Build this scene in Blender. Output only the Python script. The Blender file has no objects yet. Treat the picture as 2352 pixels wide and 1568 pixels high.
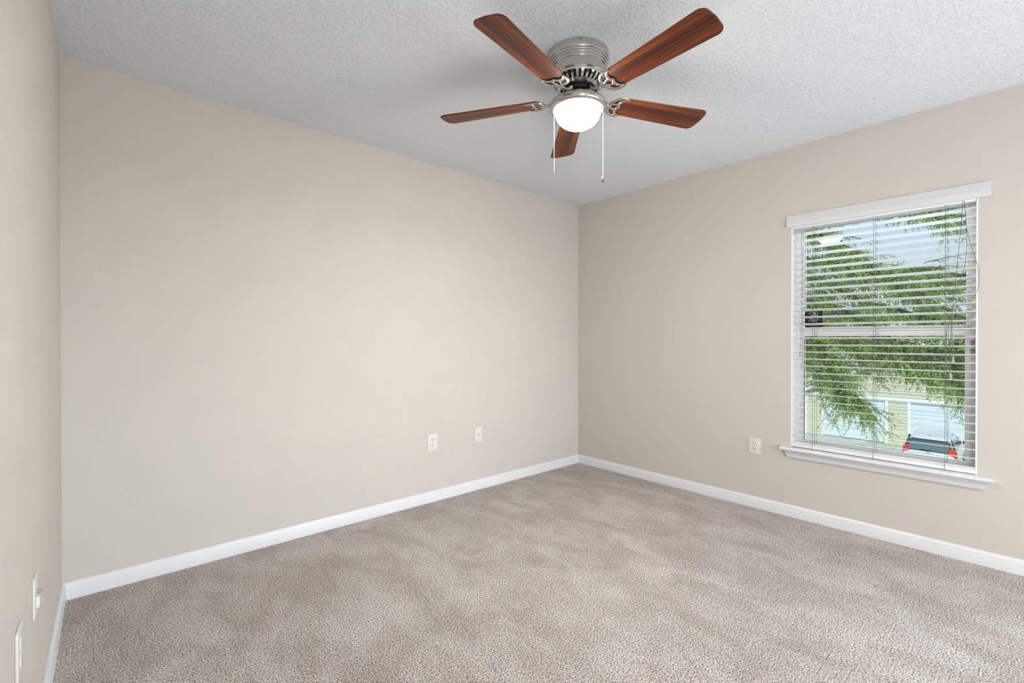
import bpy, bmesh, math, random
from mathutils import Vector, Matrix
S = bpy.context.scene
COL = S.collection
PI = math.pi
rnd = random.Random(7)

# ------------------------------------------------------------------ camera
F_PX, YAW, PITCH = 1073.31, 0.8426, -0.00445
CAM = Vector((-3.4358, -2.9047, 1.1715))
cd = bpy.data.cameras.new('camera'); cam = bpy.data.objects.new('camera', cd); COL.objects.link(cam)
cd.sensor_width = 36.0; cd.lens = F_PX * 36.0 / 2352.0; cd.clip_start = 0.02; cd.clip_end = 400
VD = Vector((math.cos(PITCH) * math.cos(YAW), math.cos(PITCH) * math.sin(YAW), math.sin(PITCH)))
VR = Vector((math.sin(YAW), -math.cos(YAW), 0)); VU = VR.cross(VD)
cam.matrix_world = Matrix(((VR.x, VU.x, -VD.x, CAM.x), (VR.y, VU.y, -VD.y, CAM.y), (VR.z, VU.z, -VD.z, CAM.z), (0, 0, 0, 1)))
S.camera = cam

# ------------------------------------------------------------------ view, world, sun, daylight, fill lamps
S.view_settings.view_transform = 'Standard'; S.view_settings.look = 'None'
S.view_settings.gamma = 1.0; S.view_settings.use_curve_mapping = False
S.view_settings.exposure = 0.0

W = bpy.data.worlds.new('sky'); S.world = W; W.use_nodes = True
wn = W.node_tree.nodes; wl = W.node_tree.links; wn.clear()
wo = wn.new('ShaderNodeOutputWorld'); wb = wn.new('ShaderNodeBackground')
wt = wn.new('ShaderNodeTexCoord'); wx = wn.new('ShaderNodeSeparateXYZ'); wr = wn.new('ShaderNodeValToRGB')
wr.color_ramp.elements[0].position = 0.0; wr.color_ramp.elements[0].color = (0.80, 0.90, 1.0, 1)
wr.color_ramp.elements[1].position = 0.75; wr.color_ramp.elements[1].color = (0.30, 0.52, 0.92, 1)
wl.new(wt.outputs['Generated'], wx.inputs[0]); wl.new(wx.outputs['Z'], wr.inputs[0])
wl.new(wr.outputs[0], wb.inputs[0]); wb.inputs[1].default_value = 0.95
wl.new(wb.outputs[0], wo.inputs[0])

def add_light(name, kind, loc, direction, energy, color, **kw):
    l = bpy.data.lights.new(name, kind); l.energy = energy; l.color = color
    for k, v in kw.items(): setattr(l, k, v)
    o = bpy.data.objects.new(name, l); COL.objects.link(o); o.location = loc
    o.rotation_euler = Vector(direction).to_track_quat('-Z', 'Y').to_euler()
    return o
add_light('sun', 'SUN', (-8, -6, 12), (0.62, 0.30, -0.72), 3.6, (1.0, 0.95, 0.86), angle=math.radians(1.2))
# added fill lamps in and beyond an invented rear opening, behind the photographer
add_light('fill_rear_low', 'AREA', (-1.30, -4.52, 0.95), (-0.07, 1.0, -0.03), 42.0, (0.95, 0.975, 1.0), shape='RECTANGLE', size=2.2, size_y=0.8)
add_light('fill_rear_high', 'AREA', (-0.2, -8.0, 2.6), (-2.4, 8.0, -2.0), 235.0, (0.92, 0.96, 1.0), shape='RECTANGLE', size=2.0, size_y=1.0)
# added fill lamp behind the photographer, brightens the window wall and its frame
add_light('fill_rear_left', 'AREA', (-3.50, -4.15, 1.15), (1.0, 0.30, 0.06), 24.0, (1.0, 0.985, 0.96), shape='RECTANGLE', size=0.75, size_y=1.8)
# open sky above the visible window
add_light('daylight_window', 'AREA', (1.25, -2.3, 3.15), (-0.80, 0.05, -0.60), 260.0, (0.86, 0.93, 1.0), shape='RECTANGLE', size=2.2, size_y=1.3)

# ------------------------------------------------------------------ material helpers
def new_mat(name):
    m = bpy.data.materials.new(name); m.use_nodes = True
    nt = m.node_tree; b = nt.nodes['Principled BSDF']
    return m, nt, b
def pmat(name, col, rough=0.5, metal=0.0, spec=0.5, **kw):
    m, nt, b = new_mat(name)
    b.inputs['Base Color'].default_value = (*col, 1); b.inputs['Roughness'].default_value = rough
    b.inputs['Metallic'].default_value = metal; b.inputs['Specular IOR Level'].default_value = spec
    for k, v in kw.items(): b.inputs[k].default_value = v
    # faint procedural variation so that no surface is perfectly uniform
    tc = nt.nodes.new('ShaderNodeTexCoord'); nz = nt.nodes.new('ShaderNodeTexNoise'); nz.inputs['Scale'].default_value = 9.0
    mx = nt.nodes.new('ShaderNodeMix'); mx.data_type = 'RGBA'
    mx.inputs[6].default_value = (*[c * 0.97 for c in col], 1); mx.inputs[7].default_value = (*[min(1, c * 1.03) for c in col], 1)
    nt.links.new(tc.outputs['Object'], nz.inputs['Vector']); nt.links.new(nz.outputs['Fac'], mx.inputs[0]); nt.links.new(mx.outputs[2], b.inputs['Base Color'])
    return m
def texture_bump(nt, b, scale, strength, dist, detail=3.0, rough=0.5, ramp=None, distortion=0.0):
    tc = nt.nodes.new('ShaderNodeTexCoord'); nz = nt.nodes.new('ShaderNodeTexNoise')
    nz.inputs['Scale'].default_value = scale; nz.inputs['Detail'].default_value = detail; nz.inputs['Roughness'].default_value = rough
    nz.inputs['Distortion'].default_value = distortion
    bp = nt.nodes.new('ShaderNodeBump'); bp.inputs['Strength'].default_value = strength; bp.inputs['Distance'].default_value = dist
    nt.links.new(tc.outputs['Object'], nz.inputs['Vector'])
    out = nz.outputs['Fac']
    if ramp:
        r = nt.nodes.new('ShaderNodeValToRGB'); r.color_ramp.elements[0].position = ramp[0]; r.color_ramp.elements[1].position = ramp[1]
        nt.links.new(out, r.inputs[0]); out = r.outputs[0]
    nt.links.new(out, bp.inputs['Height']); nt.links.new(bp.outputs['Normal'], b.inputs['Normal'])
    return tc, bp

M = {}
# painted wall, orange-peel
m, nt, b = new_mat('wall_paint'); b.inputs['Base Color'].default_value = (0.658, 0.618, 0.574, 1); b.inputs['Roughness'].default_value = 0.85
b.inputs['Specular IOR Level'].default_value = 0.2
texture_bump(nt, b, 190, 0.35, 0.0012, 2.0, 0.5, (0.40, 0.65)); M['wall'] = m
# ceiling, knock-down plaster with one small patched spot
m, nt, b = new_mat('ceiling_plaster'); b.inputs['Base Color'].default_value = (0.85, 0.885, 0.935, 1); b.inputs['Roughness'].default_value = 0.9
b.inputs['Specular IOR Level'].default_value = 0.1
tc, bp = texture_bump(nt, b, 52, 0.5, 0.0042, 3.0, 0.55, (0.48, 0.56), 0.6)
M['ceiling'] = m
# carpet
m, nt, b = new_mat('carpet_pile'); b.inputs['Roughness'].default_value = 1.0; b.inputs['Specular IOR Level'].default_value = 0.05
tc = nt.nodes.new('ShaderNodeTexCoord')
n1 = nt.nodes.new('ShaderNodeTexNoise'); n1.inputs['Scale'].default_value = 170; n1.inputs['Detail'].default_value = 4.0; n1.inputs['Roughness'].default_value = 0.72
r1 = nt.nodes.new('ShaderNodeValToRGB')
e = r1.color_ramp.elements; e[0].position = 0.385; e[0].color = (0.085, 0.066, 0.056, 1); e[1].position = 0.615; e[1].color = (0.89, 0.855, 0.83, 1)
x = e.new(0.465); x.color = (0.40, 0.35, 0.325, 1)
x = e.new(0.53); x.color = (0.60, 0.56, 0.53, 1)
mp = nt.nodes.new('ShaderNodeMapping'); mp.inputs['Scale'].default_value = (3.0, 1.7, 1)
n2 = nt.nodes.new('ShaderNodeTexNoise'); n2.inputs['Scale'].default_value = 1.5; n2.inputs['Detail'].default_value = 6.0; n2.inputs['Roughness'].default_value = 0.72; n2.inputs['Distortion'].default_value = 0.5
r2 = nt.nodes.new('ShaderNodeValToRGB'); r2.color_ramp.elements[0].position = 0.40; r2.color_ramp.elements[0].color = (0.86, 0.84, 0.82, 1)
r2.color_ramp.elements[1].position = 0.62; r2.color_ramp.elements[1].color = (1.13, 1.14, 1.14, 1)
mm = nt.nodes.new('ShaderNodeMix'); mm.data_type = 'RGBA'; mm.blend_type = 'MULTIPLY'; mm.inputs[0].default_value = 1.0
L = nt.links
L.new(tc.outputs['Object'], n1.inputs['Vector']); L.new(n1.outputs['Fac'], r1.inputs[0])
L.new(tc.outputs['Object'], mp.inputs['Vector']); L.new(mp.outputs[0], n2.inputs['Vector']); L.new(n2.outputs['Fac'], r2.inputs[0])
L.new(r1.outputs[0], mm.inputs[6]); L.new(r2.outputs[0], mm.inputs[7]); L.new(mm.outputs[2], b.inputs['Base Color'])
bp = nt.nodes.new('ShaderNodeBump'); bp.inputs['Strength'].default_value = 0.8; bp.inputs['Distance'].default_value = 0.006
L.new(n1.outputs['Fac'], bp.inputs['Height']); L.new(bp.outputs[0], b.inputs['Normal']); M['carpet'] = m

M['white'] = pmat('white_gloss_paint', (0.80, 0.81, 0.83), 0.35)
M['vinyl'] = pmat('white_vinyl', (0.92, 0.925, 0.93), 0.4)
M['slat'] = pmat('white_slat', (0.90, 0.895, 0.89), 0.45)
M['valance'] = pmat('valance_white', (0.74, 0.75, 0.77), 0.45)
M['cord'] = pmat('backlit_cord', (0.17, 0.165, 0.155), 0.8)  # white cords, their backlit darkness put into the colour
M['tassel'] = pmat('grey_tassel', (0.40, 0.385, 0.385), 0.6)
M['plate'] = pmat('ivory_plate', (0.80, 0.78, 0.73), 0.35)
M['slot'] = pmat('dark_slot', (0.03, 0.03, 0.03), 0.6)
M['chrome'] = pmat('dull_chrome', (0.55, 0.55, 0.56), 0.3, 1.0)
M['screw'] = pmat('ivory_screw', (0.62, 0.60, 0.56), 0.4)
M['sticker'] = pmat('black_sticker', (0.006, 0.007, 0.009), 0.6)
M['sticker_ink'] = pmat('white_ink', (0.85, 0.85, 0.85), 0.6)
M['black'] = pmat('black_enamel', (0.012, 0.012, 0.013), 0.4)
# brushed nickel
m, nt, b = new_mat('brushed_nickel'); b.inputs['Metallic'].default_value = 1.0; b.inputs['Roughness'].default_value = 0.19
b.inputs['Base Color'].default_value = (0.60, 0.585, 0.56, 1)
tc = nt.nodes.new('ShaderNodeTexCoord'); mp = nt.nodes.new('ShaderNodeMapping'); mp.inputs['Scale'].default_value = (1, 1, 60)
nz = nt.nodes.new('ShaderNodeTexNoise'); nz.inputs['Scale'].default_value = 12
bp = nt.nodes.new('ShaderNodeBump'); bp.inputs['Strength'].default_value = 0.05; bp.inputs['Distance'].default_value = 0.002
nt.links.new(tc.outputs['Object'], mp.inputs[0]); nt.links.new(mp.outputs[0], nz.inputs[0]); nt.links.new(nz.outputs['Fac'], bp.inputs['Height']); nt.links.new(bp.outputs[0], b.inputs['Normal'])
M['nickel'] = m
# blade wood: long grain, darker planks along the edges
m, nt, b = new_mat('walnut_blade'); b.inputs['Roughness'].default_value = 0.42; b.inputs['Specular IOR Level'].default_value = 0.3; b.inputs['Coat Weight'].default_value = 0.06; b.inputs['Coat Roughness'].default_value = 0.2
tc = nt.nodes.new('ShaderNodeTexCoord'); mp = nt.nodes.new('ShaderNodeMapping'); mp.inputs['Scale'].default_value = (0.55, 30, 30)
n1 = nt.nodes.new('ShaderNodeTexNoise'); n1.inputs['Scale'].default_value = 4.0; n1.inputs['Detail'].default_value = 6; n1.inputs['Roughness'].default_value = 0.65; n1.inputs['Distortion'].default_value = 0.4
mp2 = nt.nodes.new('ShaderNodeMapping'); mp2.inputs['Scale'].default_value = (0.45, 10, 10); mp2.inputs['Location'].default_value = (0, 0.25, 0)
n2 = nt.nodes.new('ShaderNodeTexNoise'); n2.inputs['Scale'].default_value = 1.6; n2.inputs['Detail'].default_value = 1.0
ad = nt.nodes.new('ShaderNodeMix'); ad.inputs[0].default_value = 0.5
r1 = nt.nodes.new('ShaderNodeValToRGB'); e = r1.color_ramp.elements
e[0].position = 0.36; e[0].color = (0.022, 0.004, 0.003, 1); e[1].position = 0.64; e[1].color = (0.30, 0.080, 0.018, 1)
x = e.new(0.50); x.color = (0.115, 0.024, 0.008, 1)
L = nt.links
L.new(tc.outputs['Object'], mp.inputs[0]); L.new(mp.outputs[0], n1.inputs[0]); L.new(tc.outputs['Object'], mp2.inputs[0]); L.new(mp2.outputs[0], n2.inputs[0])
L.new(n1.outputs['Fac'], ad.inputs[2]); L.new(n2.outputs['Fac'], ad.inputs[3]); L.new(ad.outputs[0], r1.inputs[0]); L.new(r1.outputs[0], b.inputs['Base Color'])
M['wood'] = m
# lamp glass, lit: warmer and dimmer towards its metal rim
m, nt, b = new_mat('lit_opal_glass'); nt.nodes.remove(b); out = nt.nodes['Material Output']
em = nt.nodes.new('ShaderNodeEmission'); tc = nt.nodes.new('ShaderNodeTexCoord'); sx = nt.nodes.new('ShaderNodeSeparateXYZ')
mr = nt.nodes.new('ShaderNodeMapRange'); mr.inputs[1].default_value = -0.035; mr.inputs[2].default_value = -0.002
mc = nt.nodes.new('ShaderNodeMix'); mc.data_type = 'RGBA'; mc.inputs[6].default_value = (1.0, 0.93, 0.83, 1); mc.inputs[7].default_value = (1.0, 0.80, 0.50, 1)
ms = nt.nodes.new('ShaderNodeMapRange'); ms.inputs[1].default_value = 0.0; ms.inputs[2].default_value = -0.075
pw = nt.nodes.new('ShaderNodeMath'); pw.operation = 'POWER'; pw.inputs[1].default_value = 2.0
ml = nt.nodes.new('ShaderNodeMath'); ml.operation = 'MULTIPLY_ADD'; ml.inputs[1].default_value = 310.0; ml.inputs[2].default_value = 0.95
nt.links.new(ms.outputs[0], pw.inputs[0]); nt.links.new(pw.outputs[0], ml.inputs[0])
L = nt.links
L.new(tc.outputs['Object'], sx.inputs[0]); L.new(sx.outputs['Z'], mr.inputs[0]); L.new(sx.outputs['Z'], ms.inputs[0]); L.new(mr.outputs[0], mc.inputs[0])
L.new(mc.outputs[2], em.inputs[0]); L.new(ml.outputs[0], em.inputs[1]); L.new(em.outputs[0], out.inputs[0]); M['bowl'] = m
# window glass
m, nt, b = new_mat('clear_glass'); nt.nodes.remove(b); out = nt.nodes['Material Output']
tr = nt.nodes.new('ShaderNodeBsdfTransparent'); tr.inputs[0].default_value = (0.94, 0.98, 0.985, 1)
gl = nt.nodes.new('ShaderNodeBsdfGlossy'); gl.inputs['Roughness'].default_value = 0.0
fr = nt.nodes.new('ShaderNodeFresnel'); fr.inputs[0].default_value = 1.45; mx = nt.nodes.new('ShaderNodeMixShader')
nt.links.new(fr.outputs[0], mx.inputs[0]); nt.links.new(tr.outputs[0], mx.inputs[1]); nt.links.new(gl.outputs[0], mx.inputs[2]); nt.links.new(mx.outputs[0], out.inputs[0])
M['glass'] = m
# outdoors
M['siding'] = pmat('beige_siding', (0.62, 0.60, 0.44), 0.8)
M['siding_pale'] = pmat('pale_siding', (0.74, 0.74, 0.60), 0.8)
M['trim_out'] = pmat('white_exterior_trim', (0.80, 0.84, 0.86), 0.6)
M['gdoor'] = pmat('white_garage_door', (0.68, 0.76, 0.80), 0.6)
M['shingle'] = pmat('grey_shingle', (0.10, 0.12, 0.12), 0.9)
M['shingle_pale'] = pmat('pale_shingle', (0.50, 0.52, 0.50), 0.9)
M['silver'] = pmat('silver_car_paint', (0.62, 0.68, 0.68), 0.3, 0.2, **{'Coat Weight': 0.5})
M['car_glass'] = pmat('dark_car_glass', (0.10, 0.16, 0.165), 0.08)
M['car_black'] = pmat('black_car_trim', (0.03, 0.036, 0.036), 0.4)
M['taillight'] = pmat('red_lens', (0.75, 0.03, 0.02), 0.15)
M['lens_white'] = pmat('clear_lens', (0.85, 0.80, 0.78), 0.15)
M['tyre'] = pmat('rubber', (0.02, 0.02, 0.02), 0.8)
M['plate_car'] = pmat('licence_plate', (0.72, 0.76, 0.74), 0.4)
M['orange'] = pmat('orange_print', (0.8, 0.30, 0.06), 0.5)
M['green_print'] = pmat('green_print', (0.05, 0.22, 0.12), 0.5)
m, nt, b = new_mat('concrete'); b.inputs['Roughness'].default_value = 0.9
tc = nt.nodes.new('ShaderNodeTexCoord'); nz = nt.nodes.new('ShaderNodeTexNoise'); nz.inputs['Scale'].default_value = 1.2; nz.inputs['Detail'].default_value = 6
r = nt.nodes.new('ShaderNodeValToRGB'); r.color_ramp.elements[0].position = 0.3; r.color_ramp.elements[0].color = (0.36, 0.38, 0.29, 1); r.color_ramp.elements[1].position = 0.7; r.color_ramp.elements[1].color = (0.52, 0.54, 0.45, 1)
nt.links.new(tc.outputs['Object'], nz.inputs[0]); nt.links.new(nz.outputs['Fac'], r.inputs[0]); nt.links.new(r.outputs[0], b.inputs['Base Color']); M['concrete'] = m
m, nt, b = new_mat('lawn_grass'); b.inputs['Roughness'].default_value = 1.0
tc = nt.nodes.new('ShaderNodeTexCoord'); nz = nt.nodes.new('ShaderNodeTexNoise'); nz.inputs['Scale'].default_value = 6; nz.inputs['Detail'].default_value = 8
r = nt.nodes.new('ShaderNodeValToRGB'); r.color_ramp.elements[0].color = (0.05, 0.12, 0.02, 1); r.color_ramp.elements[1].color = (0.22, 0.34, 0.09, 1)
nt.links.new(tc.outputs['Object'], nz.inputs[0]); nt.links.new(nz.outputs['Fac'], r.inputs[0]); nt.links.new(r.outputs[0], b.inputs['Base Color']); M['lawn'] = m
M['bark'] = pmat('grey_bark', (0.13, 0.115, 0.095), 0.95)
def leaf_mat(name, c1, c2, c3):
    m, nt, b = new_mat(name); nt.nodes.remove(b); out = nt.nodes['Material Output']
    tc = nt.nodes.new('ShaderNodeTexCoord'); nz = nt.nodes.new('ShaderNodeTexNoise'); nz.inputs['Scale'].default_value = 5; nz.inputs['Detail'].default_value = 5; nz.inputs['Roughness'].default_value = 0.7
    r = nt.nodes.new('ShaderNodeValToRGB'); e = r.color_ramp.elements; e[0].position = 0.32; e[0].color = (*c1, 1); e[1].position = 0.70; e[1].color = (*c3, 1)
    x = e.new(0.5); x.color = (*c2, 1)
    d = nt.nodes.new('ShaderNodeBsdfDiffuse'); t = nt.nodes.new('ShaderNodeBsdfTranslucent'); mx = nt.nodes.new('ShaderNodeMixShader'); mx.inputs[0].default_value = 0.52
    L = nt.links
    L.new(tc.outputs['Object'], nz.inputs[0]); L.new(nz.outputs['Fac'], r.inputs[0]); L.new(r.outputs[0], d.inputs[0]); L.new(r.outputs[0], t.inputs[0])
    L.new(d.outputs[0], mx.inputs[1]); L.new(t.outputs[0], mx.inputs[2]); L.new(mx.outputs[0], out.inputs[0]); return m
M['leaf'] = leaf_mat('oak_leaf', (0.19, 0.34, 0.06), (0.44, 0.64, 0.14), (0.80, 0.88, 0.30))
M['leaf_far'] = leaf_mat('far_leaf', (0.20, 0.32, 0.06), (0.38, 0.52, 0.12), (0.62, 0.70, 0.22))

# ------------------------------------------------------------------ mesh helpers
class MB:
    def __init__(s): s.v = []; s.f = []
    def add(s, vs, fs):
        o = len(s.v); s.v += [tuple(p) for p in vs]; s.f += [tuple(i + o for i in f) for f in fs]; return s
    def box(s, a, c):
        x0, y0, z0 = [min(p, q) for p, q in zip(a, c)]; x1, y1, z1 = [max(p, q) for p, q in zip(a, c)]
        return s.add([(x0, y0, z0), (x1, y0, z0), (x1, y1, z0), (x0, y1, z0), (x0, y0, z1), (x1, y0, z1), (x1, y1, z1), (x0, y1, z1)],
                     [(0, 3, 2, 1), (4, 5, 6, 7), (0, 1, 5, 4), (1, 2, 6, 5), (2, 3, 7, 6), (3, 0, 4, 7)])
    def prism(s, poly, axis, a, c):            # polygon in the two other axes, extruded along an axis
        n = len(poly)
        def P(p, t): return {'x': (t, p[0], p[1]), 'y': (p[0], t, p[1]), 'z': (p[0], p[1], t)}[axis]
        vs = [P(p, a) for p in poly] + [P(p, c) for p in poly]
        return s.add(vs, [tuple(range(n - 1, -1, -1)), tuple(range(n, 2 * n))] + [(i, (i + 1) % n, (i + 1) % n + n, i + n) for i in range(n)])
    def tube(s, pts, r, n=8, cap=True, flat=1.0):
        pts = [Vector(p) for p in pts]; m = len(pts)
        rs = r if isinstance(r, (list, tuple)) else [r] * m
        up = None; vs = []
        for i, p in enumerate(pts):
            t = (pts[min(i + 1, m - 1)] - pts[max(i - 1, 0)])
            t = t.normalized() if t.length > 1e-9 else Vector((0, 0, 1))
            if up is None:
                up = Vector((0, 0, 1)) if abs(t.z) < 0.9 else Vector((1, 0, 0))
            a = t.cross(up)
            if a.length < 1e-6: a = t.orthogonal()
            a.normalize(); c = a.cross(t).normalized(); up = c
            for k in range(n):
                q = 2 * PI * k / n; vs.append(p + a * (rs[i] * math.cos(q)) + c * (rs[i] * flat * math.sin(q)))
        fs = [(i * n + k, i * n + (k + 1) % n, (i + 1) * n + (k + 1) % n, (i + 1) * n + k) for i in range(m - 1) for k in range(n)]
        if cap: fs += [tuple(range(n - 1, -1, -1)), tuple((m - 1) * n + k for k in range(n))]
        return s.add(vs, fs)
    def lathe(s, prof, n=48, c=(0, 0, 0), closed=False):
        vs = []; m = len(prof)
        for (r, z) in prof:
            for k in range(n):
                q = 2 * PI * k / n; vs.append((c[0] + r * math.cos(q), c[1] + r * math.sin(q), c[2] + z))
        fs = [(i * n + k, i * n + (k + 1) % n, (i + 1) * n + (k + 1) % n, (i + 1) * n + k) for i in range(m - 1) for k in range(n)]
        if closed: fs += [((m - 1) * n + k, (m - 1) * n + (k + 1) % n, (k + 1) % n, k) for k in range(n)]
        return s.add(vs, fs)
    def ball(s, c, r, n=8, m=5, sz=1.0):
        return s.lathe([(r * math.sin(PI * i / m) + (1e-5 if i in (0, m) else 0), r * sz * math.cos(PI * i / m)) for i in range(m + 1)], n, c)
    def build(s, name, mat, parent=None, bevel=0.0, smooth=35, segs=2, loc=None):
        me = bpy.data.meshes.new(name); me.from_pydata(s.v, [], s.f)
        bm = bmesh.new(); bm.from_mesh(me); bmesh.ops.recalc_face_normals(bm, faces=bm.faces[:])
        if bevel: bmesh.ops.bevel(bm, geom=bm.edges[:], offset=bevel, segments=segs, affect='EDGES', profile=0.6)
        bm.to_mesh(me); bm.free()
        if smooth is not None:
            me.polygons.foreach_set('use_smooth', [True] * len(me.polygons)); me.set_sharp_from_angle(angle=math.radians(smooth))
        me.materials.append(mat); me.update()
        o = bpy.data.objects.new(name, me); COL.objects.link(o)
        if parent: o.parent = parent
        if loc: o.location = loc
        return o
def tag(o, label, cat, group=None, kind=None):
    o['label'] = label; o['category'] = cat
    if group: o['group'] = group
    if kind: o['kind'] = kind
    return o
def struct(o): o['kind'] = 'structure'; return o
def thing(name, label, cat, loc=(0, 0, 0), rz=0.0, group=None):
    o = bpy.data.objects.new(name, None); COL.objects.link(o); o.location = loc; o.rotation_euler = (0, 0, rz); o.empty_display_size = 0.1
    if label: tag(o, label, cat, group)
    return o
def smooth_path(pts, n=6):
    pts = [Vector(p) for p in pts]; out = []
    for i in range(len(pts) - 1):
        p0 = pts[max(i - 1, 0)]; p1 = pts[i]; p2 = pts[i + 1]; p3 = pts[min(i + 2, len(pts) - 1)]
        for k in range(n):
            t = k / n
            out.append(0.5 * ((2 * p1) + (p2 - p0) * t + (2 * p0 - 5 * p1 + 4 * p2 - p3) * t * t + (3 * p1 - p0 - 3 * p2 + p3) * t ** 3))
    out.append(pts[-1]); return out

# ------------------------------------------------------------------ room shell
CE = 2.44; BACK = -4.60; TILT = 0.015
LWX = -3.551
def lw_x(t): return LWX - TILT * t                  # the left wall runs slightly out of square
OY0, OY1, OZ0, OZ1 = -2.703, -1.826, 0.440, 1.945    # opening of the visible window
struct(MB().box((-3.9, BACK - 0.12, -0.06), (0.13, 0.12, 0.0)).build('floor', M['carpet'], smooth=None))
struct(MB().box((-3.9, BACK - 0.12, CE), (0.13, 0.12, CE + 0.1)).build('ceiling', M['ceiling'], smooth=None))
struct(MB().box((-3.9, 0, 0), (0.13, 0.12, CE)).build('wall_far', M['wall'], smooth=None))
w = MB()
for a, c in (((0, BACK, 0), (0.13, OY0, CE)), ((0, OY1, 0), (0.13, 0, CE)), ((0, OY0, 0), (0.13, OY1, OZ0)), ((0, OY0, OZ1), (0.13, OY1, CE))): w.box(a, c)
struct(w.build('wall_right', M['wall'], smooth=None))
w = MB().prism([(lw_x(0), 0.0), (lw_x(-BACK), BACK), (-3.9, BACK), (-3.9, 0.0)], 'z', 0, CE)
struct(w.build('wall_left', M['wall'], smooth=None))
w = MB()      # wall behind the photographer, with an opening added for the fill light
for a, c in (((-3.9, BACK - 0.12, 0), (-2.40, BACK, CE)), ((-0.20, BACK - 0.12, 0), (0.13, BACK, CE)), ((-2.40, BACK - 0.12, 0), (-0.20, BACK, 0.55)), ((-2.40, BACK - 0.12, 2.15), (-0.20, BACK, CE))): w.box(a, c)
struct(w.build('wall_near', M['wall'], smooth=None))
w = MB()
for a, c in (((-2.40, -4.70, 0.55), (-2.34, -4.64, 2.15)), ((-0.26, -4.70, 0.55), (-0.20, -4.64, 2.15)), ((-2.34, -4.70, 0.55), (-0.26, -4.64, 0.61)), ((-2.34, -4.70, 2.09), (-0.26, -4.64, 2.15)), ((-1.33, -4.70, 0.61), (-1.27, -4.64, 2.09))): w.box(a, c)
w2 = struct(w.build('added_rear_window', M['vinyl'], smooth=None))  # unseen window frame, added to go with the rear fill lamps
MB().box((-2.34, -4.672, 0.61), (-0.26, -4.668, 2.09)).build('pane', M['glass'], w2, smooth=None)
d1 = MB()
for a, c in (((-3.615, -4.57, 0), (-3.598, -4.50, 2.08)), ((-3.611, -3.80, 0), (-3.59, -3.73, 2.08)), ((-3.615, -4.50, 2.01), (-3.594, -3.80, 2.08))): d1.box(a, c)
struct(d1.build('added_door_casing', M['white'], smooth=None))  # unseen casing on solid wall, added to go with the side fill lamp
# baseboards: flat face, small cove and rounded top
BBP = [(0, 0), (0.014, 0), (0.014, 0.054), (0.0125, 0.057), (0.0125, 0.0595), (0.011, 0.066), (0.0065, 0.0735), (0.004, 0.076), (0, 0.076)]
struct(MB().prism([(-d, z) for d, z in BBP], 'x', -3.60, 0.0).build('baseboard_far', M['white']))
struct(MB().prism([(-d, z) for d, z in BBP], 'y', BACK, 0.0).build('baseboard_right', M['white']))
b_l = MB(); n = len(BBP)
vs = [(lw_x(0) + d, 0.0, z) for d, z in BBP] + [(lw_x(-BACK) + d, BACK, z) for d, z in BBP]
b_l.add(vs, [tuple(range(n)), tuple(range(2 * n - 1, n - 1, -1))] + [(i, (i + 1) % n, (i + 1) % n + n, i + n) for i in range(n)])
struct(b_l.build('baseboard_left', M['white']))

# ------------------------------------------------------------------ the window
win = thing('window_1', None, None, (0.06, -2.2645, 0.44)); win['kind'] = 'structure'
def wbuild(mb, name, mat, parent=None, **k):          # world coordinates -> child of the window
    p = parent or win
    o = mb.build(name, mat, p, **k); return o
def to_local(mb, o=(0.06, -2.2645, 0.44)):
    mb.v = [(x - o[0], y - o[1], z - o[2]) for x, y, z in mb.v]; return mb
def wpart(mb, name, mat, parent=None, **k): return to_local(mb).build(name, mat, parent or win, **k)
# painted reveal
j = MB().box((0.0005, OY0, 0.44), (0.118, OY0 + 0.008, OZ1)).box((0.0005, OY1 - 0.008, 0.44), (0.118, OY1, OZ1)).box((0.0005, OY0 + 0.008, OZ1 - 0.008), (0.118, OY1 - 0.008, OZ1))
wpart(j, 'jamb', M['vinyl'], smooth=None)
fy0, fy1 = OY0 + 0.008, OY1 - 0.008
fr_ = MB().box((0.056, fy0, 0.463), (0.118, fy0 + 0.020, OZ1 - 0.008)).box((0.056, fy1 - 0.020, 0.463), (0.118, fy1, OZ1 - 0.008))
fr_.box((0.056, fy0 + 0.020, OZ1 - 0.033), (0.118, fy1 - 0.020, OZ1 - 0.008)).box((0.056, fy0 + 0.020, 0.463), (0.118, fy1 - 0.020, 0.480))
wpart(fr_, 'window_frame', M['vinyl'], smooth=None)
def sash(name, x0, x1, y0, y1, z0, z1, gy0, gy1, gz0, gz1, gx):
    s = MB()
    s.box((x0, y0, z0), (x1, gy0, z1)).box((x0, gy1, z0), (x1, y1, z1)).box((x0, gy0, z0), (x1, gy1, gz0)).box((x0, gy0, gz1), (x1, gy1, z1))
    bd = 0.007                                          # glazing bead
    s.box((x0 - 0.004, gy0 - bd, gz0 - bd), (gx - 0.002, gy0, gz1 + bd)).box((x0 - 0.004, gy1, gz0 - bd), (gx - 0.002, gy1 + bd, gz1 + bd))
    s.box((x0 - 0.004, gy0, gz0 - bd), (gx - 0.002, gy1, gz0)).box((x0 - 0.004, gy0, gz1), (gx - 0.002, gy1, gz1 + bd))
    o = wpart(s, name, M['vinyl'], smooth=None)
    wpart(MB().box((gx - 0.002, gy0, gz0), (gx + 0.002, gy1, gz1)), 'pane', M['glass'], o, smooth=None)
    return o
sash('upper_sash', 0.090, 0.114, fy0 + 0.020, fy1 - 0.020, 1.215, OZ1 - 0.033, -2.652, -1.880, 1.251, 1.897, 0.102)
lo = sash('lower_sash', 0.060, 0.086, fy0 + 0.020, fy1 - 0.020, 0.480, 1.233, -2.650, -1.885, 0.512, 1.193, 0.074)
wpart(MB().box((0.048, -2.30, 1.1935), (0.060, -2.21, 1.199)), 'finger_lift', M['vinyl'], lo, smooth=None)
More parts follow.
